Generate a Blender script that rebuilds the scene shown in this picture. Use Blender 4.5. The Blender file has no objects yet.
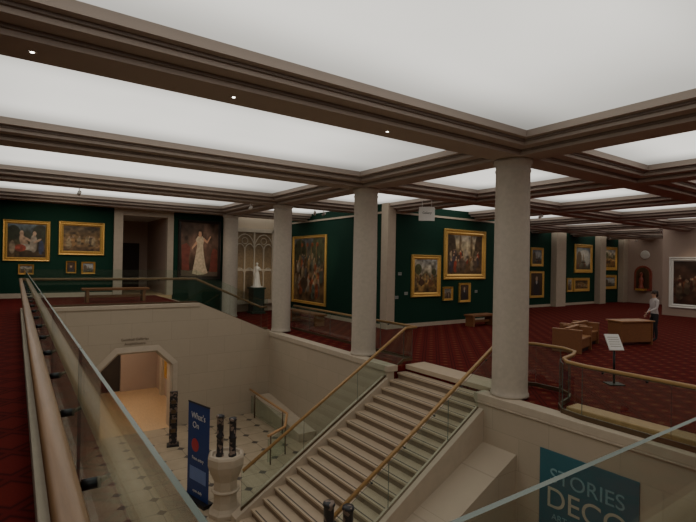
import bpy, bmesh, math, random
import numpy as np
from mathutils import Vector, Matrix
random.seed(7)
scene=bpy.context.scene
COL=scene.collection

# ------------------------------------------------------------------ materials
def newmat(name):
    m=bpy.data.materials.new(name); m.use_nodes=True
    nt=m.node_tree; nt.nodes.clear()
    out=nt.nodes.new('ShaderNodeOutputMaterial')
    return m,nt,out
def N(nt,t,**k):
    n=nt.nodes.new(t)
    for a,b in k.items(): setattr(n,a,b)
    return n
def mathn(nt,op,a,b=None,c=None):
    n=N(nt,'ShaderNodeMath',operation=op)
    for i,v in enumerate((a,b,c)):
        if v is None: continue
        if isinstance(v,(int,float)): n.inputs[i].default_value=v
        else: nt.links.new(v,n.inputs[i])
    return n.outputs[0]
def mixc(nt,f,a,b,mode='MIX'):
    n=N(nt,'ShaderNodeMix',data_type='RGBA',blend_type=mode)
    for i,v in ((0,f),(6,a),(7,b)):
        if isinstance(v,(int,float)): n.inputs[i].default_value=v
        elif isinstance(v,tuple): n.inputs[i].default_value=v if len(v)==4 else v+(1,)
        else: nt.links.new(v,n.inputs[i])
    return n.outputs[2]
def pos(nt): return N(nt,'ShaderNodeNewGeometry').outputs['Position']
def noise(nt,vec,scale,detail=3,rough=.5,dist=0):
    n=N(nt,'ShaderNodeTexNoise'); n.inputs['Scale'].default_value=scale
    n.inputs['Detail'].default_value=detail; n.inputs['Roughness'].default_value=rough
    n.inputs['Distortion'].default_value=dist
    if vec is not None: nt.links.new(vec,n.inputs['Vector'])
    return n.outputs['Fac']
def princ(nt,out,col,rough=.6,metal=0,spec=.5):
    p=N(nt,'ShaderNodeBsdfPrincipled')
    if isinstance(col,tuple): p.inputs['Base Color'].default_value=col+(1,) if len(col)==3 else col
    else: nt.links.new(col,p.inputs['Base Color'])
    p.inputs['Roughness'].default_value=rough; p.inputs['Metallic'].default_value=metal
    p.inputs['Specular IOR Level'].default_value=spec
    nt.links.new(p.outputs[0],out.inputs[0]); return p
def bump(nt,p,h,strength=.3,dist=.01):
    b=N(nt,'ShaderNodeBump'); b.inputs['Strength'].default_value=strength; b.inputs['Distance'].default_value=dist
    nt.links.new(h,b.inputs['Height']); nt.links.new(b.outputs[0],p.inputs['Normal'])
def simple(name,col,rough=.6,metal=0,var=.15,scale=8,spec=.5,bmp=0):
    m,nt,out=newmat(name); f=noise(nt,pos(nt),scale,4)
    d=tuple(c*(1-var) for c in col); l=tuple(min(1,c*(1+var)) for c in col)
    c=mixc(nt,f,d,l); p=princ(nt,out,c,rough,metal,spec)
    if bmp: bump(nt,p,f,bmp)
    return m
def stone(name,axis,col=(.50,.415,.315),bw=1.2,bh=.6,mort=.78):
    m,nt,out=newmat(name); g=pos(nt)
    s=N(nt,'ShaderNodeSeparateXYZ'); nt.links.new(g,s.inputs[0])
    c=N(nt,'ShaderNodeCombineXYZ'); nt.links.new(s.outputs[axis],c.inputs[0]); nt.links.new(s.outputs[2],c.inputs[1])
    b=N(nt,'ShaderNodeTexBrick'); nt.links.new(c.outputs[0],b.inputs['Vector'])
    b.inputs['Scale'].default_value=1; b.inputs['Brick Width'].default_value=bw; b.inputs['Row Height'].default_value=bh
    b.inputs['Mortar Size'].default_value=.006
    b.inputs['Color1'].default_value=col+(1,); b.inputs['Color2'].default_value=tuple(x*.93 for x in col)+(1,)
    b.inputs['Mortar'].default_value=tuple(x*mort for x in col)+(1,)
    f=noise(nt,g,3,6,.6); c2=mixc(nt,mathn(nt,'MULTIPLY',f,.35),b.outputs[0],tuple(x*.7 for x in col))
    f2=noise(nt,g,40,2); p=princ(nt,out,c2,.75); bump(nt,p,f2,.1); return m
M={}
M['stoneX']=stone('limestone_ashlar_a',1); M['stoneY']=stone('limestone_ashlar_b',0)
M['stone']=simple('limestone_plain',(.50,.415,.32),.7,var=.12,scale=6)
M['column']=simple('column_stone',(.50,.435,.36),.65,var=.15,scale=12,bmp=.08)
M['step']=simple('stair_stone',(.50,.39,.28),.55,var=.12,scale=5)
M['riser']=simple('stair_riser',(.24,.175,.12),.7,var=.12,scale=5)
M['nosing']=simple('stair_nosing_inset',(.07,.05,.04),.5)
M['beam']=simple('beam_paint',(.47,.39,.335),.75,var=.05,scale=2)
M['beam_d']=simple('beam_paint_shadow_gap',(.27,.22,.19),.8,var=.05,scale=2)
M['green']=simple('green_wall_fabric',(.008,.040,.025),.85,var=.15,scale=30,spec=.2)
M['beige']=simple('beige_wall_paint',(.44,.33,.27),.8,var=.05,scale=2)
M['white']=simple('white_paint',(.75,.74,.70),.6,var=.04)
M['label']=simple('label_card',(.30,.32,.29),.6,var=.04)
M['gold']=simple('gilt_frame',(.70,.42,.12),.38,.55,var=.45,scale=30,bmp=.7)
M['black']=simple('black_metal',(.02,.02,.022),.4,.3)
M['bronze']=simple('bronze_metal',(.16,.11,.07),.4,.8)
M['blackframe']=simple('black_frame',(.03,.022,.018),.4)
M['marble']=simple('marble',(.8,.78,.72),.35,var=.06)
M['pedestal']=simple('pedestal_dark',(.03,.06,.045),.4)
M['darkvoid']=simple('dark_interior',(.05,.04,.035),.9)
def wood(name,col,axis=(1,1,1),rough=.4):
    m,nt,out=newmat(name); g=pos(nt)
    mp=N(nt,'ShaderNodeMapping'); nt.links.new(g,mp.inputs[0]); mp.inputs['Scale'].default_value=axis
    f=noise(nt,mp.outputs[0],14,5,.6,.6)
    c=mixc(nt,f,tuple(x*.6 for x in col),tuple(min(1,x*1.3) for x in col)); princ(nt,out,c,rough); return m
M['railwood']=wood('handrail_oak',(.30,.165,.085),(3,.25,3),.35)
M['railwood2']=wood('handrail_oak_gilt',(.42,.25,.10),(.5,.5,3),.35)
M['wood']=wood('bench_oak',(.27,.115,.05),(.4,2,3),.45)
M['wood2']=wood('bench_oak_top',(.40,.20,.09),(.4,2,3),.4)
M['ledge']=wood('ledge_oak',(.54,.30,.135),(2,.4,3),.4)
M['woodfloor']=wood('corridor_floor_oak',(.66,.45,.26),(4,.3,1),.35)
def carpet():
    m,nt,out=newmat('red_patterned_carpet'); g=pos(nt)
    mp=N(nt,'ShaderNodeMapping'); nt.links.new(g,mp.inputs[0]); mp.inputs['Rotation'].default_value=(0,0,.785)
    v=N(nt,'ShaderNodeTexVoronoi',distance='CHEBYCHEV'); v.inputs['Scale'].default_value=2.6; v.inputs['Randomness'].default_value=.0
    nt.links.new(mp.outputs[0],v.inputs['Vector'])
    w=N(nt,'ShaderNodeValToRGB'); nt.links.new(v.outputs['Distance'],w.inputs[0])
    e=w.color_ramp.elements; e[0].position=.08; e[0].color=(.20,.07,.03,1); e[1].position=.15; e[1].color=(.155,.014,.010,1)
    x=e.new(.34); x.color=(.14,.012,.009,1); x=e.new(.40); x.color=(.04,.005,.005,1); x=e.new(.46); x.color=(.12,.010,.008,1)
    f=noise(nt,g,60,2); c=mixc(nt,mathn(nt,'MULTIPLY',f,.5),w.outputs[0],(.04,.005,.004))
    princ(nt,out,c,.95,0,.1); return m
M['carpet']=carpet()
def mosaic():
    m,nt,out=newmat('mosaic_floor'); g=pos(nt)
    mp=N(nt,'ShaderNodeMapping'); nt.links.new(g,mp.inputs[0]); mp.inputs['Scale'].default_value=(1.5,1.5,1.5)
    s=N(nt,'ShaderNodeSeparateXYZ'); nt.links.new(mp.outputs[0],s.inputs[0])
    fx=mathn(nt,'ABSOLUTE',mathn(nt,'SUBTRACT',mathn(nt,'FRACT',s.outputs[0]),.5))
    fy=mathn(nt,'ABSOLUTE',mathn(nt,'SUBTRACT',mathn(nt,'FRACT',s.outputs[1]),.5))
    d=mathn(nt,'GREATER_THAN',mathn(nt,'ADD',fx,fy),.82)
    l=mathn(nt,'GREATER_THAN',mathn(nt,'MAXIMUM',fx,fy),.485)
    f=noise(nt,g,4,4)
    base=mixc(nt,f,(.34,.27,.185),(.52,.42,.30))
    c=mixc(nt,l,base,(.24,.19,.14)); c=mixc(nt,d,c,(.08,.065,.055)); princ(nt,out,c,.35); return m
M['mosaic']=mosaic()
def glass():
    m,nt,out=newmat('clear_glass')
    t=N(nt,'ShaderNodeBsdfTransparent'); t.inputs[0].default_value=(.91,.965,.94,1)
    gl=N(nt,'ShaderNodeBsdfGlossy'); gl.inputs['Roughness'].default_value=.01; gl.inputs[0].default_value=(.9,.97,.95,1)
    ge=N(nt,'ShaderNodeNewGeometry'); dt=N(nt,'ShaderNodeVectorMath',operation='DOT_PRODUCT')
    nt.links.new(ge.outputs['Incoming'],dt.inputs[0]); nt.links.new(ge.outputs['Normal'],dt.inputs[1])
    c=mathn(nt,'ABSOLUTE',dt.outputs['Value']); k=mathn(nt,'POWER',mathn(nt,'SUBTRACT',1.0,c),5.0)
    fr=mathn(nt,'MULTIPLY_ADD',k,.8,.045)
    mx=N(nt,'ShaderNodeMixShader'); nt.links.new(fr,mx.inputs[0]); nt.links.new(t.outputs[0],mx.inputs[1]); nt.links.new(gl.outputs[0],mx.inputs[2])
    nt.links.new(mx.outputs[0],out.inputs[0]); return m
M['glass']=glass()
M['gedge']=simple('glass_edge',(.13,.17,.145),.25,var=.1,spec=.3)
def emis(name,col,s):
    m,nt,out=newmat(name); e=N(nt,'ShaderNodeEmission'); e.inputs[0].default_value=col+(1,); e.inputs[1].default_value=s
    nt.links.new(e.outputs[0],out.inputs[0]); return m
PANEL_STR=1.28
def panelmat():
    m,nt,out=newmat('luminous_ceiling_diffuser')
    uv=N(nt,'ShaderNodeTexCoord').outputs['UV']; s=N(nt,'ShaderNodeSeparateXYZ'); nt.links.new(uv,s.inputs[0])
    def edge(o):
        a=mathn(nt,'MINIMUM',o,mathn(nt,'SUBTRACT',1.0,o))
        r=N(nt,'ShaderNodeMapRange',interpolation_type='SMOOTHSTEP'); nt.links.new(a,r.inputs[0])
        r.inputs[1].default_value=0; r.inputs[2].default_value=.30; r.inputs[3].default_value=.52; r.inputs[4].default_value=1; return r.outputs[0]
    k=mathn(nt,'MULTIPLY',edge(s.outputs[0]),edge(s.outputs[1]))
    f=noise(nt,pos(nt),.5,2); f=mathn(nt,'MULTIPLY_ADD',f,.2,.9)
    e=N(nt,'ShaderNodeEmission'); e.inputs[0].default_value=(1,.965,.88,1)
    nt.links.new(mathn(nt,'MULTIPLY',mathn(nt,'MULTIPLY',k,f),PANEL_STR),e.inputs[1]); nt.links.new(e.outputs[0],out.inputs[0]); return m
M['panel']=panelmat()
M['lamp']=emis('lamp_emitter',(1,.93,.8),12)
M['warmlamp']=emis('corridor_lamp_emitter',(1,.85,.65),11)
def canvasmat():
    m,nt,out=newmat('painted_canvas'); a=N(nt,'ShaderNodeVertexColor'); a.layer_name='Paint'
    f=noise(nt,pos(nt),9,6,.75,.5); c=mixc(nt,mathn(nt,'MULTIPLY_ADD',f,.7,.12),a.outputs[0],(.035,.02,.012)); princ(nt,out,c,.5,0,.3); return m
M['canvas']=canvasmat()
def patmat():
    m,nt,out=newmat('patterned_print'); v=N(nt,'ShaderNodeTexVoronoi'); v.inputs['Scale'].default_value=16; nt.links.new(pos(nt),v.inputs['Vector'])
    s=N(nt,'ShaderNodeSeparateColor'); nt.links.new(v.outputs['Color'],s.inputs[0])
    c=mixc(nt,mathn(nt,'GREATER_THAN',s.outputs[0],.72),(.022,.02,.025),(.22,.16,.13)); princ(nt,out,c,.4); return m
M['pat']=patmat()

# ------------------------------------------------------------------ mesh helper
class G:
    def __init__(s): s.bm=bmesh.new(); s.m=[]
    def mi(s,k):
        mm=M[k] if isinstance(k,str) else k
        if mm not in s.m: s.m.append(mm)
        return s.m.index(mm)
    def face(s,vs,k,smooth=False):
        try: f=s.bm.faces.new(vs)
        except ValueError: return None
        f.material_index=s.mi(k); f.smooth=smooth; return f
    def box(s,a,b,k,kt=None):
        x0,y0,z0=a;x1,y1,z1=b
        v=[s.bm.verts.new(p) for p in ((x0,y0,z0),(x1,y0,z0),(x1,y1,z0),(x0,y1,z0),(x0,y0,z1),(x1,y0,z1),(x1,y1,z1),(x0,y1,z1))]
        for i,q in enumerate(((0,3,2,1),(4,5,6,7),(0,1,5,4),(1,2,6,5),(2,3,7,6),(3,0,4,7))):
            s.face([v[j] for j in q],kt if (kt and i==1) else k)
        return v
    def prism(s,pts,ext,k):
        e=Vector(ext); a=[s.bm.verts.new(p) for p in pts]; b=[s.bm.verts.new(Vector(p)+e) for p in pts]
        s.face(a,k); s.face(b[::-1],k); n=len(a)
        for i in range(n): s.face([a[i],a[(i+1)%n],b[(i+1)%n],b[i]],k)
    def lathe(s,prof,c,k,seg=40,smooth=True,sx=1,sy=1):
        rings=[]
        for r,z in prof:
            rings.append([s.bm.verts.new((c[0]+sx*r*math.cos(2*math.pi*i/seg),c[1]+sy*r*math.sin(2*math.pi*i/seg),c[2]+z)) for i in range(seg)])
        for a,b in zip(rings,rings[1:]):
            for i in range(seg): s.face([a[i],a[(i+1)%seg],b[(i+1)%seg],b[i]],k,smooth)
        s.face(rings[0][::-1],k); s.face(rings[-1],k)
    def sweep(s,pts,rw,rh,k,n=12,smooth=True,sq=1.0):
        P=[Vector(p) for p in pts]; rings=[]
        for i,p in enumerate(P):
            t=(P[min(i+1,len(P)-1)]-P[max(i-1,0)]).normalized()
            side=t.cross(Vector((0,0,1)))
            if side.length<1e-4: side=Vector((1,0,0))
            side.normalize(); up=side.cross(t).normalized()
            ring=[]
            for j in range(n):
                a=2*math.pi*(j+.5)/n; ca,sa=math.cos(a),math.sin(a)
                ca=math.copysign(abs(ca)**sq,ca); sa=math.copysign(abs(sa)**sq,sa)
                ring.append(s.bm.verts.new(p+side*rw*ca+up*rh*sa))
            rings.append(ring)
        for a,b in zip(rings,rings[1:]):
            for i in range(n): s.face([a[i],a[(i+1)%n],b[(i+1)%n],b[i]],k,smooth)
        s.face(rings[0][::-1],k); s.face(rings[-1],k)
    def ball(s,c,r,k,sc=(1,1,1),seg=16):
        res=bmesh.ops.create_uvsphere(s.bm,u_segments=seg,v_segments=seg//2+2,radius=r)
        vs=res['verts']; bmesh.ops.scale(s.bm,vec=sc,verts=vs); bmesh.ops.translate(s.bm,vec=c,verts=vs)
        i=s.mi(k)
        for f in {f for v in vs for f in v.link_faces}: f.material_index=i; f.smooth=True
    def slab(s,p0,p1,b0,b1,t0,t1,th=.010,k='glass'):
        a=Vector((p0[0],p0[1],0)); b=Vector((p1[0],p1[1],0)); d=(b-a).normalized(); n=Vector((-d.y,d.x,0))*th/2
        e='gedge' if k=='glass' else k
        def v(p,o,z): q=p+o; return s.bm.verts.new((q.x,q.y,z))
        A=[v(a,-n,b0),v(b,-n,b1),v(b,-n,t1),v(a,-n,t0)]; B=[v(a,n,b0),v(b,n,b1),v(b,n,t1),v(a,n,t0)]
        s.face(A,k); s.face(B[::-1],k)
        s.face([A[3],A[2],B[2],B[3]],e); s.face([A[0],B[0],B[1],A[1]],e)
        s.face([A[1],B[1],B[2],A[2]],e); s.face([A[0],A[3],B[3],B[0]],e)
    def obj(s,name,bevel=0,loc=None,rot=None,parent=None,fix=True):
        if fix: bmesh.ops.recalc_face_normals(s.bm,faces=s.bm.faces[:])
        me=bpy.data.meshes.new(name); s.bm.to_mesh(me); s.bm.free()
        for m in s.m: me.materials.append(m)
        o=bpy.data.objects.new(name,me); COL.objects.link(o)
        if loc: o.location=loc
        if rot: o.rotation_euler=rot
        if parent: o.parent=parent
        if bevel:
            b=o.modifiers.new('bevel','BEVEL'); b.width=bevel; b.segments=2; b.limit_method='ANGLE'; b.angle_limit=.7
        return o
def text(s,size,loc,rot,k,parent,name='lettering',align='CENTER',ext=.002):
    c=bpy.data.curves.new(name,'FONT'); c.body=s; c.size=size; c.align_x=align; c.extrude=ext
    c.materials.append(M[k] if isinstance(k,str) else k)
    o=bpy.data.objects.new(name,c); COL.objects.link(o); o.location=loc; o.rotation_euler=rot; o.parent=parent; return o
H=math.pi/2

# ------------------------------------------------------------------ constants (metres)
ZL=-2.85; ZU=1.05; SOF=4.70; WX=7.70
XE=38.4; YN=-6.0; YB=21.8
SY0=6.42; SY1=9.2     # stair opening
# ------------------------------------------------------------------ floors
g=G()
g.box((8.3,YN,-.4),(XE,23.4,0),'carpet'); g.box((WX+.2,YN,-.4),(8.3,SY0,0),'carpet'); g.box((WX+.2,SY1,-.4),(8.3,23.4,0),'carpet')
g.obj('floor')
g=G(); g.box((.25,.5,ZL-.15),(8.3,16,ZL),'mosaic'); g.obj('floor')
g=G(); g.box((-3,YN,.7),(.25,YB,ZU),'carpet'); g.box((.25,16.2,.7),(5.0,YB,ZU),'carpet'); g.box((.25,YN,.7),(WX,.4,ZU),'carpet'); g.obj('floor')
g=G(); g.box((1.2,16.0,ZL-.15),(5.2,21.5,ZL),'woodfloor'); g.obj('floor')
# ------------------------------------------------------------------ well walls
g=G(); g.box((WX,YN,ZL),(WX+.2,SY0,0),'stoneX','stone'); g.box((WX,SY1,ZL),(WX+.2,16.2,0),'stoneX','stone')
g.obj('wall_stairwell_east')
g=G()
x0,x1=2.1,4.25; zt=-.30; ch=.5
g.box((.25,16,ZL),(x0,16.4,ZU),'stoneY'); g.box((x1,16,ZL),(5.0,16.4,ZU),'stoneY')
g.prism([(x0,16,zt-ch),(x0,16,ZU),(x1,16,ZU),(x1,16,zt-ch),(x1-ch,16,zt),(x0+ch,16,zt)],(0,.4,0),'stoneY')
g.prism([(5.0,16,ZL),(5.0,16,ZU+.12),(5.1,16,ZU+.12),(7.55,16,.1),(WX,16,.1),(WX,16,ZL)],(0,.19,0),'stoneY')
wa=g.obj('wall_stairwell_north')
for i,(t,z) in enumerate((('Guildhall Galleries',.06),('Amphitheatre',-.07))):
    text(t,.11,(3.1,15.99,z),(H,0,0),'bronze',wa,ext=.001)
g=G()
def archpath(o): return [(x0-o,ZL),(x0-o,zt-ch+o*.4),(x0+ch-o*.4,zt+o),(x1-ch+o*.4,zt+o),(x1+o,zt-ch+o*.4),(x1+o,ZL)]
A=archpath(.16);Bp=archpath(0);Cp=archpath(-.06)
for P,Q,ya,yb in ((A,Bp,15.97,15.93),(Bp,Cp,15.95,16.02)):
    va=[g.bm.verts.new((p[0],ya,p[1])) for p in P]; vb=[g.bm.verts.new((p[0],yb,p[1])) for p in Q]
    for i in range(5): g.face([va[i],va[i+1],vb[i+1],vb[i]],'stone')
va=[g.bm.verts.new((p[0],15.97,p[1])) for p in A]; vb=[g.bm.verts.new((p[0],15.995,p[1])) for p in A]
for i in range(5): g.face([va[i],va[i+1],vb[i+1],vb[i]],'stone')
va=[g.bm.verts.new((p[0],16.02,p[1])) for p in Cp]; vb=[g.bm.verts.new((p[0],16.42,p[1])) for p in Cp]
for i in range(5): g.face([va[i],va[i+1],vb[i+1],vb[i]],'stone')
g.obj('door_1')
g=G(); g.box((.05,.5,ZL),(.25,16.2,.7),'stoneX'); g.obj('wall_stairwell_west')
g=G(); g.box((.25,.2,ZL),(WX,.4,.7),'stoneY'); g.obj('wall_stairwell_south')
g=G(); g.box((1.0,16.4,ZL),(1.2,21.5,.1),'beige'); g.box((5.0,16.4,ZL),(5.2,21.5,.1),'beige')
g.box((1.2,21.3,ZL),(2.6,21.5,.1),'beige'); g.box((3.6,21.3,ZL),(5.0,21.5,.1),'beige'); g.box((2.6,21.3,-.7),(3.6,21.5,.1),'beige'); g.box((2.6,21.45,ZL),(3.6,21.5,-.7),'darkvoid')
for y in (17.9,19.9): g.box((4.86,y,ZL),(5.0,y+.3,.1),'stone'); g.box((1.2,y,ZL),(1.34,y+.3,.1),'stone')
g.obj('wall_corridor')
g=G(); g.box((1.0,16.42,.1),(5.2,21.5,.2),'white'); g.box((2.2,17.2,.06),(3.9,17.5,.1),'warmlamp'); g.box((2.2,19.4,.06),(3.9,19.7,.1),'warmlamp'); g.obj('ceiling_corridor')
g=G()
g.box((.12,.30,ZU),(.40,16.2,ZU+.12),'stone'); g.box((.40,.30,ZU),(WX,.52,ZU+.12),'stone'); g.box((.40,15.97,ZU),(5.1,16.25,ZU+.12),'stone')
g.obj('trim_1',.01)
g=G(); g.box((WX-.03,YN,-.12),(WX+.3,SY0+.03,.03),'stone'); g.box((WX-.03,SY1-.03,-.12),(WX+.3,16.2,.03),'stone'); g.box((8.28,SY0,-.1),(8.95,SY1,.015),'step')
g.box((WX-.03,YN,-.16),(WX,SY0,-.12),'stone'); g.obj('trim_2',.01)
g=G(); g.box((8.05,-5.5,.0),(8.42,4.7,.13),'ledge'); g.obj('timber_ledge',.02)
g=G()
for i in range(1,7):
    z=ZU-i*.15
    g.box((5.21+(i-1)*.37 if i>1 else 5.005,16.2,-.0),(5.21+i*.37,YB-.01,z),'step')
    g.box(((5.21+(i-1)*.37 if i>1 else 5.005)-.004,16.2,z),((5.21+(i-1)*.37 if i>1 else 5.005),YB-.01,z+.149),'riser')
g.obj('entrance_steps')
# ------------------------------------------------------------------ main stair
NR=18; R=2.85/NR; GO=.262; XT=8.3
def zs(x): return -(XT-x)*R/GO
g=G()
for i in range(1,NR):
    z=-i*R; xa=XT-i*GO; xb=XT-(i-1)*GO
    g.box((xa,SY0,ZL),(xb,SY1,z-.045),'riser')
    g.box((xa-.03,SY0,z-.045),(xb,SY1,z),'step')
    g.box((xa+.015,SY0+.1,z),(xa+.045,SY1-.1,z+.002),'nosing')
xa=3.75; xc=4.25
g.prism([(xa,SY0-.2,ZL),(xa,SY0-.2,zs(xa)+.10),(WX,SY0-.2,zs(WX)+.10),(WX,SY0-.2,ZL)],(0,.2,0),'stone')
g.prism([(xc,5.45,ZL),(xc,5.45,zs(xc)-.1),(WX-.002,5.45,zs(WX)-.55),(WX-.002,5.45,ZL)],(0,SY0-.2-5.45,0),'stoneY')
g.prism([(xa,SY1,ZL),(xa,SY1,zs(xa)+.10),(WX,SY1,zs(WX)+.10),(WX,SY1,ZL)],(0,.25,0),'stone')
g.obj('grand_staircase',.006)
g=G(); g.prism([(7.1,15.9,ZL),(7.1,15.9,-2.2),(7.1,12.6,-2.6),(7.1,12.6,ZL)],(.59,0,0),'stone')
g.obj('ramped_plinth',.01)
g=G(); g.sweep([(6.9,15.8,-1.95),(6.9,13.0,-2.05),(6.3,12.0,-2.05),(5.6,11.6,-2.05)],.04,.035,'ledge')
for p in ((6.9,15.4),(6.9,13.3),(5.7,11.65),(6.35,12.05)): g.sweep([(p[0],p[1],ZL),(p[0],p[1],-2.06)],.02,.02,'bronze')
g.slab((6.9,15.7),(6.9,13.0),ZL+.1,ZL+.1,-2.15,-2.15); g.slab((6.3,12.0),(5.6,11.6),ZL+.1,ZL+.1,-2.15,-2.15)
g.obj('low_handrail')
# ------------------------------------------------------------------ balustrades
def balustrade(name,path,gh,rh,off,plen,rw,rhh,wood_k,gb=.0,brk=True,sq=.55):
    g=G(); P=[Vector(p) for p in path]
    offs=[]
    for i,p in enumerate(P):
        t0=(P[i]-P[i-1]) if i>0 else (P[1]-P[0]); t1=(P[i+1]-P[i]) if i<len(P)-1 else t0
        t0=Vector((t0.x,t0.y,0)).normalized(); t1=Vector((t1.x,t1.y,0)).normalized()
        n0=Vector((-t0.y,t0.x,0)); n1=Vector((-t1.y,t1.x,0)); n=(n0+n1).normalized(); n=n/max(.35,n.dot(n0))
        offs.append(n*off)
    for i in range(len(P)-1):
        a,b=P[i],P[i+1]; L=math.hypot(b.x-a.x,b.y-a.y); n=max(1,round(L/plen)); d=(b-a)
        for j in range(n):
            e=.005/L; s0=j/n+e; s1=(j+1)/n-e
            p=a+d*s0; q=a+d*s1
            g.slab(p,q,p.z+gb,q.z+gb,p.z+gh,q.z+gh)
            if brk and L>1:
                for tt in ((.25,.75) if L>3 else (.5,)):
                    c=a+d*((j+tt)/n)
                    t=Vector((d.x,d.y,0)).normalized(); o=Vector((-t.y,t.x,0))*off
                    zc=c.z+rh-.05
                    g.sweep([(c.x-o.x*.12,c.y-o.y*.12,zc),(c.x+o.x*.35,c.y+o.y*.35,zc)],.017,.017,'black',10)
                    g.sweep([(c.x+o.x*.3,c.y+o.y*.3,zc),(c.x+o.x,c.y+o.y,zc+.03)],.008,.008,'bronze',8)
        g.slab(a,b,a.z+gb-.03,b.z+gb-.03,a.z+gb+.05,b.z+gb+.05,.035,'bronze')
    pts=[(p.x+o.x,p.y+o.y,p.z+rh) for p,o in zip(P,offs)]
    g.sweep(pts,rw,rhh,wood_k,12,True,sq)
    g.sweep([(x,y,z-rhh-.006) for x,y,z in pts],rw*.6,.01,'bronze',8)
    return g.obj(name)
balustrade('glass_balustrade',[(7.6,.42,ZU),(.20,.42,ZU),(.20,16.1,ZU),(5.0,16.1,ZU),(7.4,16.1,0.0),(7.65,16.1,0)],1.22,.93,.085,1.55,.040,.034,'railwood',.13)
balustrade('glass_balustrade',[(3.9,9.3,zs(3.9)),(8.3,9.3,0),(8.6,9.3,0),(8.62,16.0,0)],.93,.95,-.07,1.3,.032,.028,'railwood2',.1)
balustrade('glass_balustrade',[(3.9,6.34,zs(3.9)),(8.3,6.36,0),(8.7,6.4,0),(9.0,6.3,0),(9.17,6.05,0),(9.2,5.5,0),(9.02,5.18,0),(8.7,5.03,0),(8.2,4.92,0),(7.93,4.7,0),(7.85,4.3,0),(7.85,-5,0)],.90,.93,.07,1.3,.032,.028,'railwood2',.06)
# ------------------------------------------------------------------ columns
for x,y in ((8.12,5.93),(8.12,10.8),(8.12,15.92),(8.12,21.15)):
    g=G()
    prof=[(.37,0.002),(.37,.04),(.358,.07),(.347,.1),(.343,.2),(.343,1.5),(.337,3.2),(.330,4.41),(.343,4.44),(.343,4.47),(.330,4.49),(.332,4.53),(.355,4.58),(.375,4.61),(.375,4.67)]
    g.lathe(prof,(x,y,0.03),'column',48)
    g.obj('stone_column')
# ------------------------------------------------------------------ ceiling
BX=[-2.9]+[8.12+4.7*i for i in range(7)]; BY=[-4.9,.4,5.85,10.85,16.1,21.3,26.9]
g=G()
def beam(ax,c,lo,hi,dz=0):
    def b(h,z0,z1,k):
        if ax=='x': g.box((lo,c-h,z0+dz),(hi,c+h,z1+dz),k)
        else: g.box((c-h,lo,z0+dz),(c+h,hi,z1+dz),k)
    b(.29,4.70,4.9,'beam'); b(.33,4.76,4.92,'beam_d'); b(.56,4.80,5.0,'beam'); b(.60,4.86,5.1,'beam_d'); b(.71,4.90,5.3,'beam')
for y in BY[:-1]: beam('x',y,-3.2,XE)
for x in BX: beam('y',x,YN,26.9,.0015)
g.box((-3.4,YN-.2,5.3),(XE+.2,27,5.4),'white')
g.obj('ceiling')
me=bpy.data.meshes.new('luminous_ceiling_panels'); bm=bmesh.new(); uvl=bm.loops.layers.uv.new('UVMap')
XX=BX+[XE+.6]
for i in range(len(XX)-1):
    for j in range(len(BY)-1):
        xa_,xb_=XX[i]+.66,min(XX[i+1]-.66,XE); ya,yb=BY[j]+.66,BY[j+1]-.66
        if xb_-xa_<.5: continue
        v=[bm.verts.new(p) for p in ((xa_,ya,5.02),(xa_,yb,5.02),(xb_,yb,5.02),(xb_,ya,5.02))]
        f=bm.faces.new(v)
        for l,uv in zip(f.loops,((0,0),(0,1),(1,1),(1,0))): l[uvl].uv=uv
bm.to_mesh(me); bm.free(); me.materials.append(M['panel']); o=bpy.data.objects.new('luminous_ceiling_panels',me); COL.objects.link(o)
for y in (5.85,):
    for x in (.10,2.25,4.8):
        g=G(); g.lathe([(.045,0),(.045,-.006),(.03,-.008),(.022,-.004)],(x,y,4.70),'white',16); g.lathe([(.018,-.003),(.018,-.009)],(x,y,4.70),'lamp',12); g.obj('recessed_downlight')
# ------------------------------------------------------------------ walls
g=G()
g.box((-3,YB,ZU),(3.31,YB+.3,5.3),'green'); g.box((5.73,YB,-.3),(8.0,YB+.3,5.3),'green')
g.box((3.65,YB,4.45),(5.47,YB+.3,5.3),'stone')
g.box((3.31,YB-.12,ZU),(3.65,YB+.3,5.3),'stone'); g.box((5.47,YB-.008,ZU),(5.73,YB+.3,5.3),'stone'); g.box((8.0,YB-.05,0),(8.45,23.4,5.3),'stone')
g.obj('wall_north')
g=G(); g.box((3.45,22.1,ZU),(3.65,26,4.6),'beige'); g.box((5.5,22.1,ZU),(5.7,26,4.6),'beige'); g.box((3.45,25.8,ZU),(5.7,26,4.6),'beige'); g.box((3.45,22.1,4.5),(5.7,26,4.6),'white'); g.box((3.45,YB,.8),(5.7,26,ZU),'woodfloor')
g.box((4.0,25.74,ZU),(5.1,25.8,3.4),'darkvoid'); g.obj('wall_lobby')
g=G(); g.box((-3,YB-.03,ZU),(3.31,YB,ZU+.18),'stone'); g.obj('baseboard_north')
g=G(); g.box((8.45,23.2,0),(12.1,23.4,5.3),'stoneY'); g.obj('wall_recess')
g=G(); g.box((12.1,14.95,0),(12.3,23.4,5.3),'green'); g.box((12.45,14.6,0),(18.9,14.8,5.3),'green'); g.box((12.04,14.54,0),(12.45,14.95,5.3),'stone')
g.box((18.7,14.8,0),(18.9,18,5.3),'green')
g.obj('wall_partition')
g=G(); g.box((12.07,14.95,0),(12.1,23.2,.16),'stone'); g.box((12.45,14.57,0),(18.9,14.6,.16),'stone'); g.box((12.45,14.56,4.62),(18.9,14.6,4.7),'stone'); g.box((12.06,14.95,4.62),(12.1,23.2,4.7),'stone'); g.obj('baseboard_partition')
g=G(); g.box((18.9,18,0),(XE,18.2,5.3),'green'); g.box((28.8,17.6,0),(29.9,18,5.3),'stone'); g.box((34.3,17.6,0),(35.1,18,5.3),'stone'); g.box((37.7,17.6,0),(38.4,18,5.3),'stone')
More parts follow.
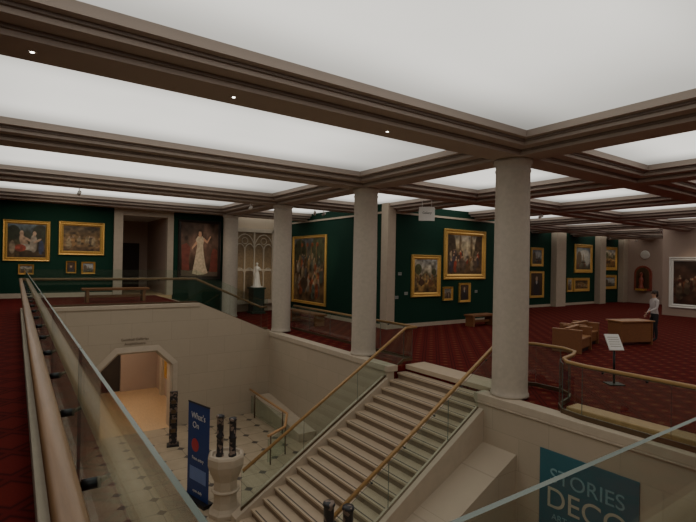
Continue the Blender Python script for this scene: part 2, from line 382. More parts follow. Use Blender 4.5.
g.obj('wall_gallery_north')
g=G(); g.box((18.9,17.97,0),(28.8,18,.16),'stone'); g.box((29.9,17.97,0),(34.3,18,.16),'stone'); g.obj('baseboard_gallery')
g=G(); g.box((XE,YN,-.4),(XE+.2,23.4,5.3),'beige'); g.obj('wall_east')
g=G(); g.box((30,3,0),(30.3,11.9,5.3),'beige'); g.obj('wall_screen')
g=G(); g.box((-3.2,YN,.7),(-3,YB+.3,5.3),'green'); g.obj('wall_west')
g=G(); g.box((-3.2,YN-.2,-.4),(XE,YN,5.3),'beige'); g.obj('wall_south')

# ------------------------------------------------------------------ paintings
class Art:
    """little python painter: returns linear colours on a grid, stored as a colour attribute"""
    def __init__(s,w,h,seed,n=64):
        s.a=w/h; s.nx=max(8,int(n*min(1.5,s.a))); s.ny=n; s.rng=np.random.RandomState(seed)
        s.x,s.z=np.meshgrid(np.linspace(0,1,s.nx),np.linspace(0,1,s.ny),indexing='ij'); s.c=np.zeros((s.nx,s.ny,3))
    def grad(s,stops):
        zz=[q[0] for q in stops]
        n=s.noise(4)*.10
        for k in range(3): s.c[:,:,k]=np.interp(s.z+n,zz,[q[1][k] for q in stops])
    def noise(s,f):
        r=s.rng.randn(f+2,f+2); gx=s.x*f; gz=s.z*f; i=gx.astype(int); j=gz.astype(int); u=gx-i; v=gz-j
        u=u*u*(3-2*u); v=v*v*(3-2*v)
        return (r[i,j]*(1-u)+r[i+1,j]*u)*(1-v)+(r[i,j+1]*(1-u)+r[i+1,j+1]*u)*v
    def mottle(s,f,amt): s.c*=np.clip(1+s.noise(f)*amt,.2,2.2)[:,:,None]
    def ell(s,cx,cz,rx,rz,col,op=1,ang=0):
        dx=(s.x-cx)*s.a; dz=s.z-cz; ca,sa=math.cos(ang),math.sin(ang)
        d=((dx*ca+dz*sa)/(rx*s.a))**2+((-dx*sa+dz*ca)/rz)**2
        k=(np.clip(1.35-d,0,.35)/.35*op)[:,:,None]; s.c=s.c*(1-k)+np.array(col)*k
    def person(s,x,z,h,body,skin=(.62,.40,.26),legs=None):
        w=h*.16/s.a; lean=s.rng.uniform(-.25,.25)
        if legs: s.ell(x,z+h*.22,w*.8,h*.24,legs)
        else: s.ell(x,z+h*.25,w*1.2,h*.27,[q*.7 for q in body],1,lean)
        s.ell(x,z+h*.6,w,h*.24,body,1,-lean*.6)
        s.ell(x+w*s.rng.uniform(.4,1.4)*s.rng.choice([-1,1]),z+h*s.rng.uniform(.5,.8),w*.3,h*.17,[q*.85 for q in body],1,s.rng.uniform(-1,1))
        s.ell(x+w*.2,z+h*.9,w*.42,h*.085,skin)
    def crowd(s,n,z0,z1,h,cols,x0=.05,x1=.95):
        P=sorted([(s.rng.uniform(z0,z1),s.rng.uniform(x0,x1)) for _ in range(n)],reverse=True)
        for z,x in P: s.person(x,z,h*(1.15-.5*(z-z0)/(z1-z0+.01)),cols[s.rng.randint(len(cols))])
def painting(x,y,z0,z1,w,face,paint,seed=1,fw=.14,frame='gold',name='framed_painting'):
    h=z1-z0; g=G()
    prof=[(0,0),(0,-.05),(.12,-.09),(.3,-.085),(.45,-.055),(.7,-.07),(.85,-.05),(1,-.03)]
    rings=[]
    for o,d in prof:
        o*=fw; rings.append([g.bm.verts.new(p) for p in ((-w/2+o,d,-h/2+o),(w/2-o,d,-h/2+o),(w/2-o,d,h/2-o),(-w/2+o,d,h/2-o))])
    for a,b in zip(rings,rings[1:]):
        for i in range(4): g.face([a[i],a[(i+1)%4],b[(i+1)%4],b[i]],frame)
    g.face([g.bm.verts.new(p) for p in ((-w/2,0,-h/2),(-w/2,0,h/2),(w/2,0,h/2),(w/2,0,-h/2))],'blackframe')
    ob=g.obj(name,loc=(x,y-.003,(z0+z1)/2) if face=='S' else (x-.003,y,(z0+z1)/2),rot=(0,0,0 if face=='S' else -H),fix=False)
    cw,chh=w-2*fw,h-2*fw; A=Art(cw,chh,seed,80 if w>1.2 else 40); paint(A)
    V=[(-cw/2+cw*i/(A.nx-1),-.031,-chh/2+chh*j/(A.ny-1)) for i in range(A.nx) for j in range(A.ny)]
    F=[(i*A.ny+j,(i+1)*A.ny+j,(i+1)*A.ny+j+1,i*A.ny+j+1) for i in range(A.nx-1) for j in range(A.ny-1)]
    me=bpy.data.meshes.new('canvas'); me.from_pydata(V,[],F); ca=me.color_attributes.new('Paint','FLOAT_COLOR','POINT')
    cc=np.ones((A.nx*A.ny,4),dtype=np.float32); cc[:,:3]=np.clip(A.c.reshape(-1,3),0,1); ca.data.foreach_set('color',cc.ravel())
    me.materials.append(M['canvas']); c=bpy.data.objects.new('canvas',me); COL.objects.link(c); c.parent=ob
    return ob
SK=(.75,.50,.34)
def p_myth(A):
    A.grad([(0,(.05,.03,.015)),(.3,(.16,.10,.04)),(.6,(.05,.07,.04)),(1,(.16,.22,.26))]); A.mottle(9,.4)
    A.ell(.15,.75,.16,.2,(.02,.04,.02)); A.ell(.85,.7,.2,.28,(.03,.05,.03))
    A.ell(.42,.45,.09,.22,SK,1,.3); A.ell(.36,.72,.05,.08,SK); A.ell(.55,.3,.2,.08,(.7,.62,.5),1,-.3); A.ell(.33,.28,.14,.1,(.45,.08,.05)); A.ell(.5,.55,.14,.035,SK,1,-.5)
    A.ell(.68,.42,.09,.25,(.55,.46,.36)); A.ell(.7,.72,.045,.07,SK); A.ell(.78,.5,.12,.03,SK,1,.6); A.ell(.88,.3,.07,.2,(.05,.08,.18)); A.ell(.12,.3,.07,.18,(.4,.3,.2)); A.mottle(14,.3)
def p_class(A):
    A.grad([(0,(.14,.08,.04)),(.25,(.4,.24,.11)),(.5,(.34,.2,.08)),(.8,(.16,.11,.06)),(1,(.09,.07,.04))]); A.mottle(10,.4)
    A.crowd(11,.10,.34,.42,[(.6,.45,.25),(.45,.12,.05),(.5,.38,.22),(.2,.15,.1),(.55,.3,.12)]); A.mottle(14,.3)
def p_small(A):
    A.grad([(0,(.14,.09,.05)),(.45,(.3,.22,.13)),(.55,(.5,.45,.35)),(1,(.45,.45,.42))]); A.mottle(7,.4); A.person(.45,.1,.6,(.12,.07,.05)); A.person(.65,.1,.5,(.5,.4,.3))
def p_portrait_small(A):
    A.grad([(0,(.05,.03,.02)),(1,(.12,.08,.05))]); A.ell(.5,.2,.35,.3,(.08,.07,.09)); A.ell(.5,.62,.14,.17,SK); A.ell(.5,.75,.15,.09,(.08,.04,.02))
def p_procession(A):
    A.grad([(0,(.18,.11,.05)),(.3,(.32,.17,.07)),(.55,(.16,.13,.08)),(.75,(.3,.28,.22)),(1,(.22,.25,.26))]); A.mottle(12,.5)
    A.ell(.2,.78,.2,.2,(.08,.10,.05)); A.ell(.8,.8,.25,.2,(.10,.12,.06))
    A.crowd(42,.04,.62,.24,[(.5,.12,.05),(.45,.34,.2),(.12,.12,.12),(.5,.30,.12),(.16,.2,.15),(.55,.45,.33),(.25,.14,.07)])
    for x in (.24,.42,.58,.74): A.ell(x,.76,.008,.2,(.35,.22,.1)); A.ell(x+.03,.9,.035,.03,(.45,.12,.05))
    A.ell(.35,.28,.12,.09,(.12,.07,.04)); A.ell(.44,.38,.03,.1,(.12,.07,.04),1,-.5); A.mottle(18,.35)
def p_harvest(A):
    A.grad([(0,(.16,.09,.03)),(.25,(.42,.25,.08)),(.5,(.38,.26,.11)),(.56,(.12,.11,.06)),(.64,(.5,.44,.33)),(1,(.42,.43,.42))]); A.mottle(9,.35)
    A.crowd(9,.12,.42,.26,[(.12,.06,.03),(.4,.15,.06),(.3,.22,.12)]); A.ell(.3,.3,.13,.08,(.1,.05,.03)); A.ell(.72,.28,.12,.08,(.25,.12,.05)); A.ell(.15,.7,.14,.15,(.1,.12,.05)); A.ell(.85,.62,.1,.1,(.1,.11,.05)); A.mottle(15,.3)
def p_history(A):
    A.grad([(0,(.10,.06,.03)),(.25,(.2,.11,.05)),(.5,(.16,.1,.05)),(.62,(.45,.35,.2)),(.85,(.62,.52,.36)),(1,(.4,.35,.28))]); A.mottle(9,.35)
    A.ell(.08,.6,.14,.45,(.07,.05,.03)); A.ell(.92,.65,.13,.4,(.10,.06,.03)); A.ell(.35,.72,.03,.3,(.2,.14,.08)); A.ell(.68,.75,.03,.3,(.2,.14,.08))
    A.crowd(30,.04,.46,.30,[(.06,.04,.04),(.5,.08,.04),(.2,.14,.1),(.42,.32,.2),(.08,.07,.1),(.3,.16,.06)])
    A.person(.52,.34,.36,(.7,.6,.45)); A.ell(.5,.72,.12,.10,(.75,.66,.45),.5); A.mottle(16,.3)
def p_sea(A):
    A.grad([(0,(.12,.10,.06)),(.25,(.2,.22,.17)),(.38,(.3,.34,.33)),(.42,(.6,.6,.54)),(1,(.35,.42,.48))]); A.mottle(6,.25)
    A.ell(.6,.75,.3,.14,(.75,.72,.66),.7); A.ell(.2,.5,.16,.3,(.2,.15,.1)); A.ell(.5,.5,.03,.2,(.35,.25,.15)); A.ell(.5,.33,.14,.04,(.08,.05,.03)); A.crowd(5,.05,.15,.22,[(.3,.1,.05),(.1,.08,.08)])
def p_portrait(A):
    A.grad([(0,(.06,.035,.02)),(1,(.14,.09,.06))]); A.ell(.5,.3,.26,.42,(.04,.04,.05)); A.ell(.5,.62,.07,.1,(.7,.66,.6)); A.ell(.5,.76,.09,.1,SK)
def p_dark(A):
    A.grad([(0,(.08,.03,.02)),(.5,(.14,.06,.035)),(1,(.05,.03,.025))]); A.mottle(8,.5)
    A.crowd(22,.08,.45,.35,[(.12,.03,.02),(.2,.13,.08),(.06,.05,.05),(.25,.08,.04)]); A.mottle(14,.4)
painting(.33,YB,2.45,4.0,1.5,'S',p_myth,1,.15); painting(2.16,YB,2.72,4.05,1.62,'S',p_class,2,.17)
painting(.32,YB,1.95,2.33,.5,'S',p_small,3,.06); painting(1.8,YB,2.0,2.48,.36,'S',p_portrait_small,4,.05); painting(2.4,YB,1.97,2.46,.5,'S',p_sea,5,.07)
pl=painting(6.9,YB,1.73,4.42,1.95,'S',lambda A:(A.grad([(0,(.09,.06,.04)),(.2,(.12,.06,.035)),(.7,(.20,.11,.08)),(1,(.13,.08,.06))]),A.mottle(6,.5),A.mottle(14,.3)),6,.12,'blackframe','portrait_painting')
def flat(pts,k,d,name):
    g=G(); g.face([g.bm.verts.new((x,d,z)) for x,z in pts],k); return g.obj(name,parent=pl,fix=False)
dress=simple('paint_cream_dress',(.58,.46,.32),.6,var=.55,scale=9); skin_p=simple('paint_skin',(.58,.32,.2),.6,var=.15); redp=simple('paint_red_cloth',(.17,.035,.022),.6,var=.7,scale=5); hairp=simple('paint_dark_hair',(.05,.025,.015),.6)
steelp=simple('paint_stone_step',(.13,.09,.06),.6,var=.4)
flat([(-.84,-1.2),(.84,-1.2),(.84,-.98),(-.84,-.92)],steelp,-.032,'painted_ground')
flat([(-.8,-.9),(-.45,-.98),(-.5,-.4),(-.42,.1),(-.6,.3),(-.82,.2)],redp,-.033,'painted_drape')
flat([(.45,-1.0),(.82,-1.0),(.82,0),(.62,.1),(.52,-.2)],redp,-.033,'painted_drape')
flat([(-.34,-1.08),(-.1,-1.14),(.2,-1.12),(.38,-1.05),(.27,-.7),(.20,-.3),(.16,0),(.15,.25),(.2,.48),(.12,.62),(-.1,.62),(-.2,.46),(-.12,.2),(-.17,-.1),(-.25,-.6)],dress,-.034,'painted_dress')
flat([(.17,.42),(.34,.30),(.52,.62),(.47,.66),(.33,.42),(.17,.58)],skin_p,-.035,'painted_arm')
flat([(-.17,.40),(-.36,.12),(-.34,.02),(-.12,.28)],skin_p,-.035,'painted_arm')
flat([(-.05,.6),(.05,.6),(.08,.72),(.08,.84),(0,.9),(-.08,.84),(-.08,.72)],skin_p,-.036,'painted_face')
flat([(-.12,.66),(-.07,.72),(-.06,.84),(.05,.84),(.07,.72),(.12,.66),(.12,.86),(.05,.95),(-.06,.95),(-.12,.86)],hairp,-.037,'painted_hair')
painting(12.1,20.75,.5,3.95,3.3,'W',p_procession,7,.15)
painting(14.19,14.6,1.23,3.0,1.68,'S',p_harvest,8,.19); painting(16.6,14.6,1.95,4.18,2.75,'S',p_history,9,.25)
painting(15.5,14.6,1.04,1.64,.6,'S',p_small,10,.09); painting(16.58,14.6,.93,1.8,.74,'S',p_portrait,11,.1)
painting(20.2,18,1.6,3.6,2.0,'S',p_history,12,.2); painting(27.2,18,.6,2.3,1.5,'S',p_portrait,13,.15); painting(27.2,18,2.6,3.8,1.3,'S',p_sea,14,.16); painting(24.0,18,1.5,3.5,2.4,'S',p_procession,15,.2)
painting(32.7,18,2.2,4.2,2.3,'S',p_sea,16,.24); painting(32.5,18,.9,1.85,2.0,'S',p_class,17,.2); painting(31.0,18,.9,1.85,.7,'S',p_small,18,.12)
painting(36.4,18,2.4,4.15,2.0,'S',p_harvest,19,.22); painting(36.4,18,1.0,2.05,1.9,'S',p_sea,20,.2)
painting(30,9.6,.45,3.25,3.9,'W',p_dark,21,.22,'white')
painting(5.0,19.0,-2.1,-.75,1.4,'W',p_class,22,.2)
for i,(x,z) in enumerate(((13.1,1.4),(12.75,2.2),(12.6,1.25),(17.4,1.4))):
    g=G(); g.box((-.09,-.012,-.06),(.09,0,.06),'label'); o=g.obj('wall_label',.003,loc=(x,14.598,z)); text('The Gallery',.03,(0,-.014,0),(H,0,0),'black',o)
g=G()
red=simple('red_lacquer',(.30,.065,.04),.5,var=.3,scale=6)
XN=XE-.004
pts=[(XN,15.9,.95),(XN,15.9,2.2)]+[(XN,16.5-.6*math.cos(a),2.2+.6*math.sin(a)) for a in [math.pi*i/10 for i in range(1,10)]]+[(XN,17.1,2.2),(XN,17.1,.95)]
g.prism(pts,(-.12,0,0),red)
pts=[(XN-.12,16.05,1.1),(XN-.12,16.05,2.2)]+[(XN-.12,16.5-.45*math.cos(a),2.2+.45*math.sin(a)) for a in [math.pi*i/10 for i in range(1,10)]]+[(XN-.12,16.95,2.2),(XN-.12,16.95,1.1)]
g.prism(pts,(-.03,0,0),'bronze'); g.lathe([(.2,0),(.16,.1),(.1,.35),(.16,.6),(.13,.75),(.05,.9),(.11,1.0),(.08,1.15),(.02,1.2)],(XN-.36,16.5,1.1),red,16)
g.box((XN-.60,16.2,.95),(XN-.12,16.8,1.1),'gold'); g.obj('arched_niche_shrine')
g=G(); g.lathe([(.3,0),(.33,.03),(.25,.06),(.1,.05),(.02,.08)],(0,0,0),'marble',24); g.obj('round_wall_relief',loc=(XN,16.4,3.6),rot=(0,-H,0))
# tracery screen
g=G(); X0,X1=9.1,11.2; yy=23.08; gl=simple('leaded_glass',(.34,.25,.15),.35,var=.5,scale=14)
M['trac']=simple('tracery_stone',(.62,.55,.44),.7,var=.1)
g.box((X0,yy+.04,.6),(X1,yy+.1,4.1),gl)
g.box((X0-.12,yy-.05,.5),(X0+.05,yy+.1,4.25),'trac'); g.box((X1-.05,yy-.05,.5),(X1+.12,yy+.1,4.25),'trac'); g.box((X0-.12,yy-.05,4.1),(X1+.12,yy+.1,4.3),'trac'); g.box((X0-.2,yy-.12,.4),(X1+.2,yy+.1,.6),'trac'); g.box((X0,yy-.02,2.1),(X1,yy+.05,2.2),'trac')
w=(X1-X0)/4
for i in range(1,4): g.box((X0+i*w-.035,yy-.03,.6),(X0+i*w+.035,yy+.05,3.3 if i%2 else 4.1),'trac')
for zz,ww in ((1.85,w),(3.1,w)):
    for i in range(4):
        c=X0+(i+.5)*w
        L=[(c-ww/2+(ww/2)*(1-math.cos(t)),yy,zz+ww*.75*math.sin(t)) for t in [H*k/6 for k in range(7)]]
        g.sweep(L,.025,.03,'trac',6); g.sweep([(2*c-p[0],p[1],p[2]) for p in L],.025,.03,'trac',6)
for i in range(2):
    c=X0+w*(1+2*i)
    L=[(c-w+w*(1-math.cos(t)),yy,3.2+w*1.5*math.sin(t)) for t in [H*k/8 for k in range(9)]]
    g.sweep(L,.03,.03,'trac',6); g.sweep([(2*c-p[0],p[1],p[2]) for p in L],.03,.03,'trac',6)
    g.sweep([(c+.16*math.cos(t),yy,3.65+.16*math.sin(t)) for t in [2*math.pi*k/16 for k in range(17)]],.02,.02,'trac',6)
g.obj('window_1')

# ------------------------------------------------------------------ figures
def skin_mesh(verts,edges,rad,root=0,level=2):
    me=bpy.data.meshes.new('tmp'); me.from_pydata(verts,edges,[]); ob=bpy.data.objects.new('tmp',me); COL.objects.link(ob)
    md=ob.modifiers.new('s','SKIN'); md.use_smooth_shade=True
    roots=root if isinstance(root,(list,tuple)) else [root]
    for i,r in enumerate(rad):
        me.skin_vertices[0].data[i].radius=r if isinstance(r,tuple) else (r,r)
        me.skin_vertices[0].data[i].use_root=i in roots
    sb=ob.modifiers.new('d','SUBSURF'); sb.levels=level; sb.render_levels=level
    dg=bpy.context.evaluated_depsgraph_get(); dg.update()
    out=bpy.data.meshes.new_from_object(ob.evaluated_get(dg)); bpy.data.objects.remove(ob); bpy.data.meshes.remove(me)
    return out
def human(name,loc,rotz,scale,mats,pose,skirt=None):
    root=bpy.data.objects.new(name,None); COL.objects.link(root); root.location=loc; root.rotation_euler=(0,0,rotz); root.scale=(scale,)*3
    V=[];E=[];Rr=[]
    def add(p,r,par=None):
        V.append(p); Rr.append(r)
        if par is not None: E.append((par,len(V)-1))
        return len(V)-1
    pel=add((0,0,.95),(.145,.105)); wa=add((0,.0,1.07),(.12,.09),pel); ch=add((0,.01,1.24),(.145,.105),wa); uc=add((0,0,1.38),(.12,.085),ch)
    nk=add((0,0,1.46),(.055,.055),uc); nk2=add((0,.01,1.52),(.052,.052),nk); hd=add((0,.02,1.60),(.072,.085),nk2); tp=add((0,.01,1.68),(.06,.07),hd)
    hands={}
    for s in (-1,1):
        sh=add((s*.165,0,1.385),.058,uc); P=pose['L' if s<0 else 'R']
        m1=tuple((a+b)/2 for a,b in zip((s*.175,0,1.37),P[0])); a0=add(m1,.05,sh); el=add(P[0],.042,a0); m2=tuple((a+b)/2 for a,b in zip(P[0],P[1])); a1=add(m2,.04,el); wr=add(P[1],.028,a1)
        d=(Vector(P[1])-Vector(P[0])).normalized(); pm=Vector(P[1])+d*.06; add(tuple(pm),.032,wr); hands[s]=(Vector(P[1]),d)
        hp=add((s*.09,0,.86),.092,pel); t=add((s*.095,.01,.68),.08,hp); kn=add((s*.095,.02,.50),.06,t); cf=add((s*.095,-.01,.34),.058,kn); an=add((s*.095,-.015,.10),.042,cf); ft=add((s*.10,.08,.045),.042,an); add((s*.105,.17,.035),.035,ft)
    me=skin_mesh(V,E,Rr,0); me.name='body'
    for k in ('top','bottom','skin','shoe'): me.materials.append(mats[k])
    for p in me.polygons:
        c=p.center; arm=any((c-h[0]).length<.16 and (c-h[0]).dot(h[1])>-.01 for h in hands.values())
        if arm or c.z>1.47: i=2
        elif c.z>.93 or abs(c.x)>.2: i=0
        elif c.z>.085: i=1
        else: i=3
        p.material_index=i; p.use_smooth=True
    b=bpy.data.objects.new('body',me); COL.objects.link(b); b.parent=root
    for s,(w,d) in hands.items():
        V=[];E=[];R2=[];roots=[]
        lat=Vector((0,0,1)).cross(d)
        lat=lat.normalized() if lat.length>.1 else Vector((0,1,0))
        if abs(d.z)>.7: lat=Vector((0,1,0))
        curl=d.cross(lat).normalized()
        if curl.x*s>0: curl=-curl
        for i,(o,l) in enumerate(((-.027,.068),(-.009,.08),(.010,.085),(.028,.076))):
            b0=w+d*.07+lat*o; n=len(V); roots.append(n)
            V+= [tuple(b0),tuple(b0+d*l*.45),tuple(b0+d*l*.75+curl*.012),tuple(b0+d*l*.95+curl*.03)]; R2+=[.010,.009,.0085,.007]; E+=[(n,n+1),(n+1,n+2),(n+2,n+3)]
        n=len(V); roots.append(n); b0=w+d*.03+lat*.02
        V+=[tuple(b0),tuple(b0+lat*.03+d*.03),tuple(b0+lat*.04+d*.06+curl*.01)]; R2+=[.012,.010,.008]; E+=[(n,n+1),(n+1,n+2)]
        hm=skin_mesh(V,E,R2,roots,1); hm.name='fingers'; hm.materials.append(mats['skin']); ho=bpy.data.objects.new('fingers',hm); COL.objects.link(ho); ho.parent=root
    g=G(); dkm=mats.get('eye',M['black'])
    for s in (-1,1):
        g.ball((s*.030,.094,1.615),.010,dkm,seg=8); g.ball((s*.078,.01,1.60),.022,mats['skin'],(.4,.8,1.3),8)
    g.ball((0,.108,1.59),.014,mats['skin'],(.7,1.2,1.4),8); g.ball((0,.095,1.556),.018,mats.get('lip',mats['skin']),(1.2,.5,.35),8)
    g.obj('face_features',parent=root)
    g=G(); g.ball((0,-.015,1.645),.098,mats['hair'],(.93,1.08,.95),20); g.ball((0,-.06,1.58),.075,mats['hair'],(1.0,.75,1.3),16)
    g.obj('hair',parent=root)
    g=G(); g.lathe([(.068,1.445),(.062,1.475),(.058,1.485)],(0,0,0),mats['top'],20); g.obj('collar',parent=root)
    if skirt:
        g=G(); n=48; rings=[]
        for r,z in skirt:
            rings.append([g.bm.verts.new(((r+.012*math.sin(9*a)*(1 if z<.9 else .3))*math.cos(a),(r*.85+.012*math.sin(9*a))*math.sin(a),z)) for a in [2*math.pi*i/n for i in range(n)]])
        for a,b2 in zip(rings,rings[1:]):
            for i in range(n): g.face([a[i],a[(i+1)%n],b2[(i+1)%n],b2[i]],mats['bottom'],True)
        g.face(rings[0][::-1],mats['bottom']); g.obj('drapery',parent=root)
    return root
shirt=simple('white_shirt',(.50,.46,.46),.8,var=.08); trs=simple('black_trousers',(.02,.02,.025),.85); skn=simple('skin',(.50,.30,.21),.55,var=.05); hr=simple('dark_hair',(.03,.018,.012),.6)
ang=math.atan2(.57,-.82)-H
human('museum_attendant',(18.85,7.72,0),ang,1.05,dict(top=shirt,bottom=trs,skin=skn,hair=hr,shoe=M['black']),
      dict(L=((-.21,.06,1.13),(-.17,.27,1.02)),R=((.22,-.03,1.12),(.19,.14,.90))))
mm=M['marble']
human('marble_statue',(9.93,22.2,1.36),math.pi*.93,.68,dict(top=mm,bottom=mm,skin=mm,hair=mm,shoe=mm,eye=mm),
      dict(L=((-.22,.05,1.15),(-.08,.2,1.22)),R=((.22,-.02,1.12),(.24,.05,.88))),
      skirt=[(.30,0),(.29,.03),(.24,.3),(.20,.6),(.175,.85),(.14,1.0),(.125,1.07)])
g=G(); g.box((-.36,-.36,0),(.36,.36,.1),'pedestal'); g.box((-.3,-.3,.1),(.3,.3,1.22),'pedestal'); g.box((-.35,-.35,1.22),(.35,.35,1.30),'pedestal'); g.lathe([(.3,1.30),(.3,1.36)],(0,0,0),'marble',24)
g.obj('statue_pedestal',.012,loc=(9.93,22.2,0))

# ------------------------------------------------------------------ furniture
def boxbench(loc,rz,L=1.8,k='wood'):
    g=G()
    for s in (-1,1): g.box((s*L/2-.05,-.42,0),(s*L/2+.05,.42,.68),k)
    g.box((-L/2,-.38,.12),(L/2,.38,.40),k); g.box((-L/2,-.42,.40),(L/2,.42,.45),'wood2')
    g.box((-L/2,-.04,.45),(L/2,.04,.72),k); g.box((-L/2-.06,-.06,.72),(L/2+.06,.06,.75),'wood2')
    for s in (-1,1): g.box((s*L/2-.06,-.43,.68),(s*L/2+.06,.43,.71),'wood2')
    g.box((-L/2+.06,-.34,0),(L/2-.06,.34,.12),'black')
    return g.obj('wooden_bench',.008,loc=loc,rot=(0,0,rz))
boxbench((14.35,8.2,0),.25,1.1); boxbench((15.75,8.75,0),.15,1.1)
g=G(); g.box((-.65,-.3,.0),(-.6,.3,.78),'wood'); g.box((.6,-.3,0),(.65,.3,.78),'wood'); g.box((-.6,-.28,.1),(.6,-.25,.78),'wood'); g.box((-.7,-.34,.78),(.7,.34,.82),'wood2'); g.box((.15,-.22,.45),(.58,.28,.77),'wood'); g.box((-.6,-.26,.30),(.6,.28,.33),'wood')
g.obj('attendant_desk',.006,loc=(17.35,7.85,0),rot=(0,0,-.35))
def bench(loc,rz,L=2.2):
    g=G(); g.box((-L/2,-.25,.42),(L/2,.25,.50),'wood')
    for s in (-1,1):
        g.box((s*L*.42-.05,-.22,0),(s*L*.42+.05,.22,.42),'wood')
    g.box((-L*.4,-.04,.15),(L*.4,.04,.25),'wood'); return g.obj('gallery_bench',.01,loc=loc,rot=(0,0,rz))
bench((3.0,19.0,ZU),0,2.2); bench((10.2,17.6,0),H,2.4); bench((16.5,13.6,0),0,1.5)
g=G(); g.box((-.17,-.15,0),(.17,.15,.02),'black'); g.sweep([(0,0,.02),(0,.02,.82)],.025,.025,'black',10)
g.prism([(-.16,-.10,.78),(.16,-.10,.78),(.16,.14,1.10),(-.16,.14,1.10)],(0,.02,-.015),'white')
for i in range(5):
    z=.85+.045*i; g.prism([(-.12,-.104+(z-.78)*.75,z),(.12,-.104+(z-.78)*.75,z),(.12,-.098+(z-.78)*.75,z+.006),(-.12,-.098+(z-.78)*.75,z+.006)],(0,.002,0),'bronze')
g.obj('information_lectern',loc=(11.0,5.3,-0.0),rot=(0,0,-.6))
blue=simple('banner_blue',(.010,.042,.20),.5,var=.1,scale=1); ban_w=simple('banner_white',(.7,.7,.7),.5); ban_r=simple('banner_red',(.45,.035,.05),.5)
g=G(); g.box((-.45,-.12,0),(.45,.12,.08),'black'); g.box((-.425,-.006,.08),(.425,.006,2.2),blue); g.box((-.43,-.012,2.18),(.43,.012,2.21),'black'); g.sweep([(0,.03,.05),(0,.03,2.19)],.01,.01,'black',6)
g.ball((-.12,-.008,1.25),.15,ban_r,(1,.03,1),24); g.box((-.33,-.009,.45),(.33,-.006,.75),simple('banner_pale',(.14,.22,.5),.5))
bn=g.obj('roller_banner',loc=(3.45,10.72,ZL),rot=(0,0,-H+.25))
text("What's",.2,(0,-.012,1.85),(H,0,0),ban_w,bn); text("On",.2,(-.1,-.012,1.64),(H,0,0),ban_w,bn); text("Free entry",.11,(0,-.012,.92),(H,0,0),ban_w,bn); text("open daily",.09,(0,-.012,.2),(H,0,0),ban_w,bn)
g=G(); g.box((-.17,-.17,0),(.17,.17,.03),'black'); g.box((-.11,-.06,.03),(.11,.06,1.58),'pat')
for i in range(4): g.box((-.10,-.10,.35+.28*i),(.10,-.06,.39+.28*i),'black'); g.box((-.07,-.085,.38+.28*i),(.07,-.065,.5+.28*i),'bronze')
g.obj('leaflet_stand',.004,loc=(3.88,14.4,ZL),rot=(0,0,-.25))
def font(loc):
    root=bpy.data.objects.new('stone_font',None); COL.objects.link(root); root.location=loc
    g=G(); g.lathe([(.36,0),(.36,.08),(.32,.12),(.28,.18),(.26,.3),(.26,.75),(.30,.84),(.35,.95),(.38,1.03),(.40,1.10),(.40,1.25),(.37,1.30),(.31,1.30),(.28,1.24)],(0,0,0),'stone',8,False)
    g.lathe([(.29,.5),(.31,.53),(.29,.56)],(0,0,0),'stone',24); g.obj('pedestal_bowl',.008,parent=root)
    for i,(x,y,h) in enumerate(((-.12,.06,.86),(.11,-.08,.80))):
        g=G(); g.lathe([(.085,1.24),(.085,1.28),(.07,1.3),(.072,1.25+h*.45),(.085,1.26+h*.45),(.085,1.29+h*.45),(.07,1.31+h*.45),(.075,1.2+h),(.09,1.22+h),(.08,1.26+h),(.03,1.27+h)],(x,y,0),'pat',16)
        g.obj('patterned_tube_%d'%(i+1),parent=root)
    return root
font((3.80,9.92,ZL)); font((3.75,5.5,ZL))
teal=simple('poster_teal',(.035,.135,.17),.5,var=.15,scale=2); orng=simple('poster_cream',(.50,.47,.38),.6); pale=simple('poster_pale',(.20,.36,.40),.6)
g=G(); g.box((-.82,-.02,-.78),(.82,0,.78),teal)
for i in range(6): g.box((-.62+.02*i,-.024,-.60+i*.03),(.62-.02*i,-.02,-.59+i*.03),pale)
ps=g.obj('exhibition_poster',loc=(WX-.002,4.13,-1.38),rot=(0,0,-H))
text('STORIES',.34,(0,-.024,.26),(H,0,0),pale,ps); text('DECO',.50,(0,-.024,-.18),(H,0,0),orng,ps); text('ART IN THE CITY',.15,(0,-.024,-.38),(H,0,0),pale,ps)
g=G(); g.box((-.25,-.03,-.22),(.25,.03,.22),'white'); g.sweep([(-.15,0,.22),(-.15,0,.44)],.01,.01,'white',6); g.sweep([(.15,0,.22),(.15,0,.44)],.01,.01,'white',6)
hs=g.obj('hanging_sign',.006,loc=(10.65,10.95,4.2),rot=(0,0,-.6)); text('Gallery',.1,(0,-.034,0),(H,0,0),'black',hs)
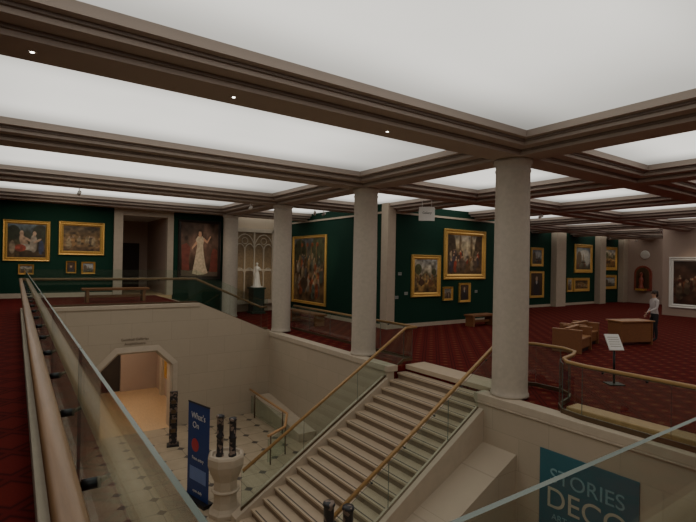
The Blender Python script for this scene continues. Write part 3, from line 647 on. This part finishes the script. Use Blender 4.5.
def spot(loc,target,power,size=.9,blend=.7):
    d=(Vector(target)-Vector(loc)).normalized(); g=G(); L=Vector(loc)
    g.sweep([tuple(L-d*.11),tuple(L+d*.07)],.05,.05,'white',14); g.sweep([(L.x,L.y,4.70),(L.x,L.y,L.z)],.012,.012,'white',8)
    o=g.obj('track_spotlight')
    l=bpy.data.lights.new('spot','SPOT'); l.energy=power; l.spot_size=size; l.spot_blend=blend; l.color=(1,.84,.62); l.shadow_soft_size=.04
    lo=bpy.data.objects.new('spot_lamp',l); COL.objects.link(lo); lo.location=L+d*.09; lo.rotation_euler=d.to_track_quat('-Z','Y').to_euler(); lo.parent=o
spot((1.5,16.1,4.52),(1.3,YB,3.1),190,.8,.9); spot((6.9,16.1,4.52),(6.95,YB,3.0),190,.5,.9)
spot((14.2,10.85,4.52),(14.2,14.6,2.2),90,.6,.9); spot((16.6,10.85,4.52),(16.6,14.6,3.0),120,.8,.9); spot((9.6,16.1,4.52),(12.1,20.6,2.2),150,.85,.9); spot((10.0,16.1,4.52),(9.95,22.2,2.2),240,.4,.9)
spot((32.5,16.1,4.52),(32.5,18,2.8),45,1.2); spot((36.3,16.1,4.52),(36.3,18,2.8),45,1.2); spot((17.5,5.85,4.52),(19,7.6,1),30,.9); spot((27.1,10.85,4.52),(30,9.8,2),50,1.1)

# ------------------------------------------------------------------ world + camera
w=bpy.data.worlds.new('world'); scene.world=w; w.use_nodes=True; w.node_tree.nodes['Background'].inputs[0].default_value=(.05,.05,.05,1); w.node_tree.nodes['Background'].inputs[1].default_value=.2
cam=bpy.data.cameras.new('camera'); co=bpy.data.objects.new('camera',cam); COL.objects.link(co); scene.camera=co
cam.sensor_width=36; cam.lens=24.62; cam.clip_start=.02; cam.clip_end=200
yaw=math.radians(34.9); pitch=math.radians(.24); roll=math.radians(1.03)
f=Vector((math.sin(yaw)*math.cos(pitch),math.cos(yaw)*math.cos(pitch),math.sin(pitch))); r=f.cross(Vector((0,0,1))).normalized(); u=r.cross(f)
r2=r*math.cos(roll)+u*math.sin(roll); u2=r2.cross(f)
mt=Matrix((( r2.x,u2.x,-f.x,0),(r2.y,u2.y,-f.y,0),(r2.z,u2.z,-f.z,2.6),(0,0,0,1))); co.matrix_world=mt
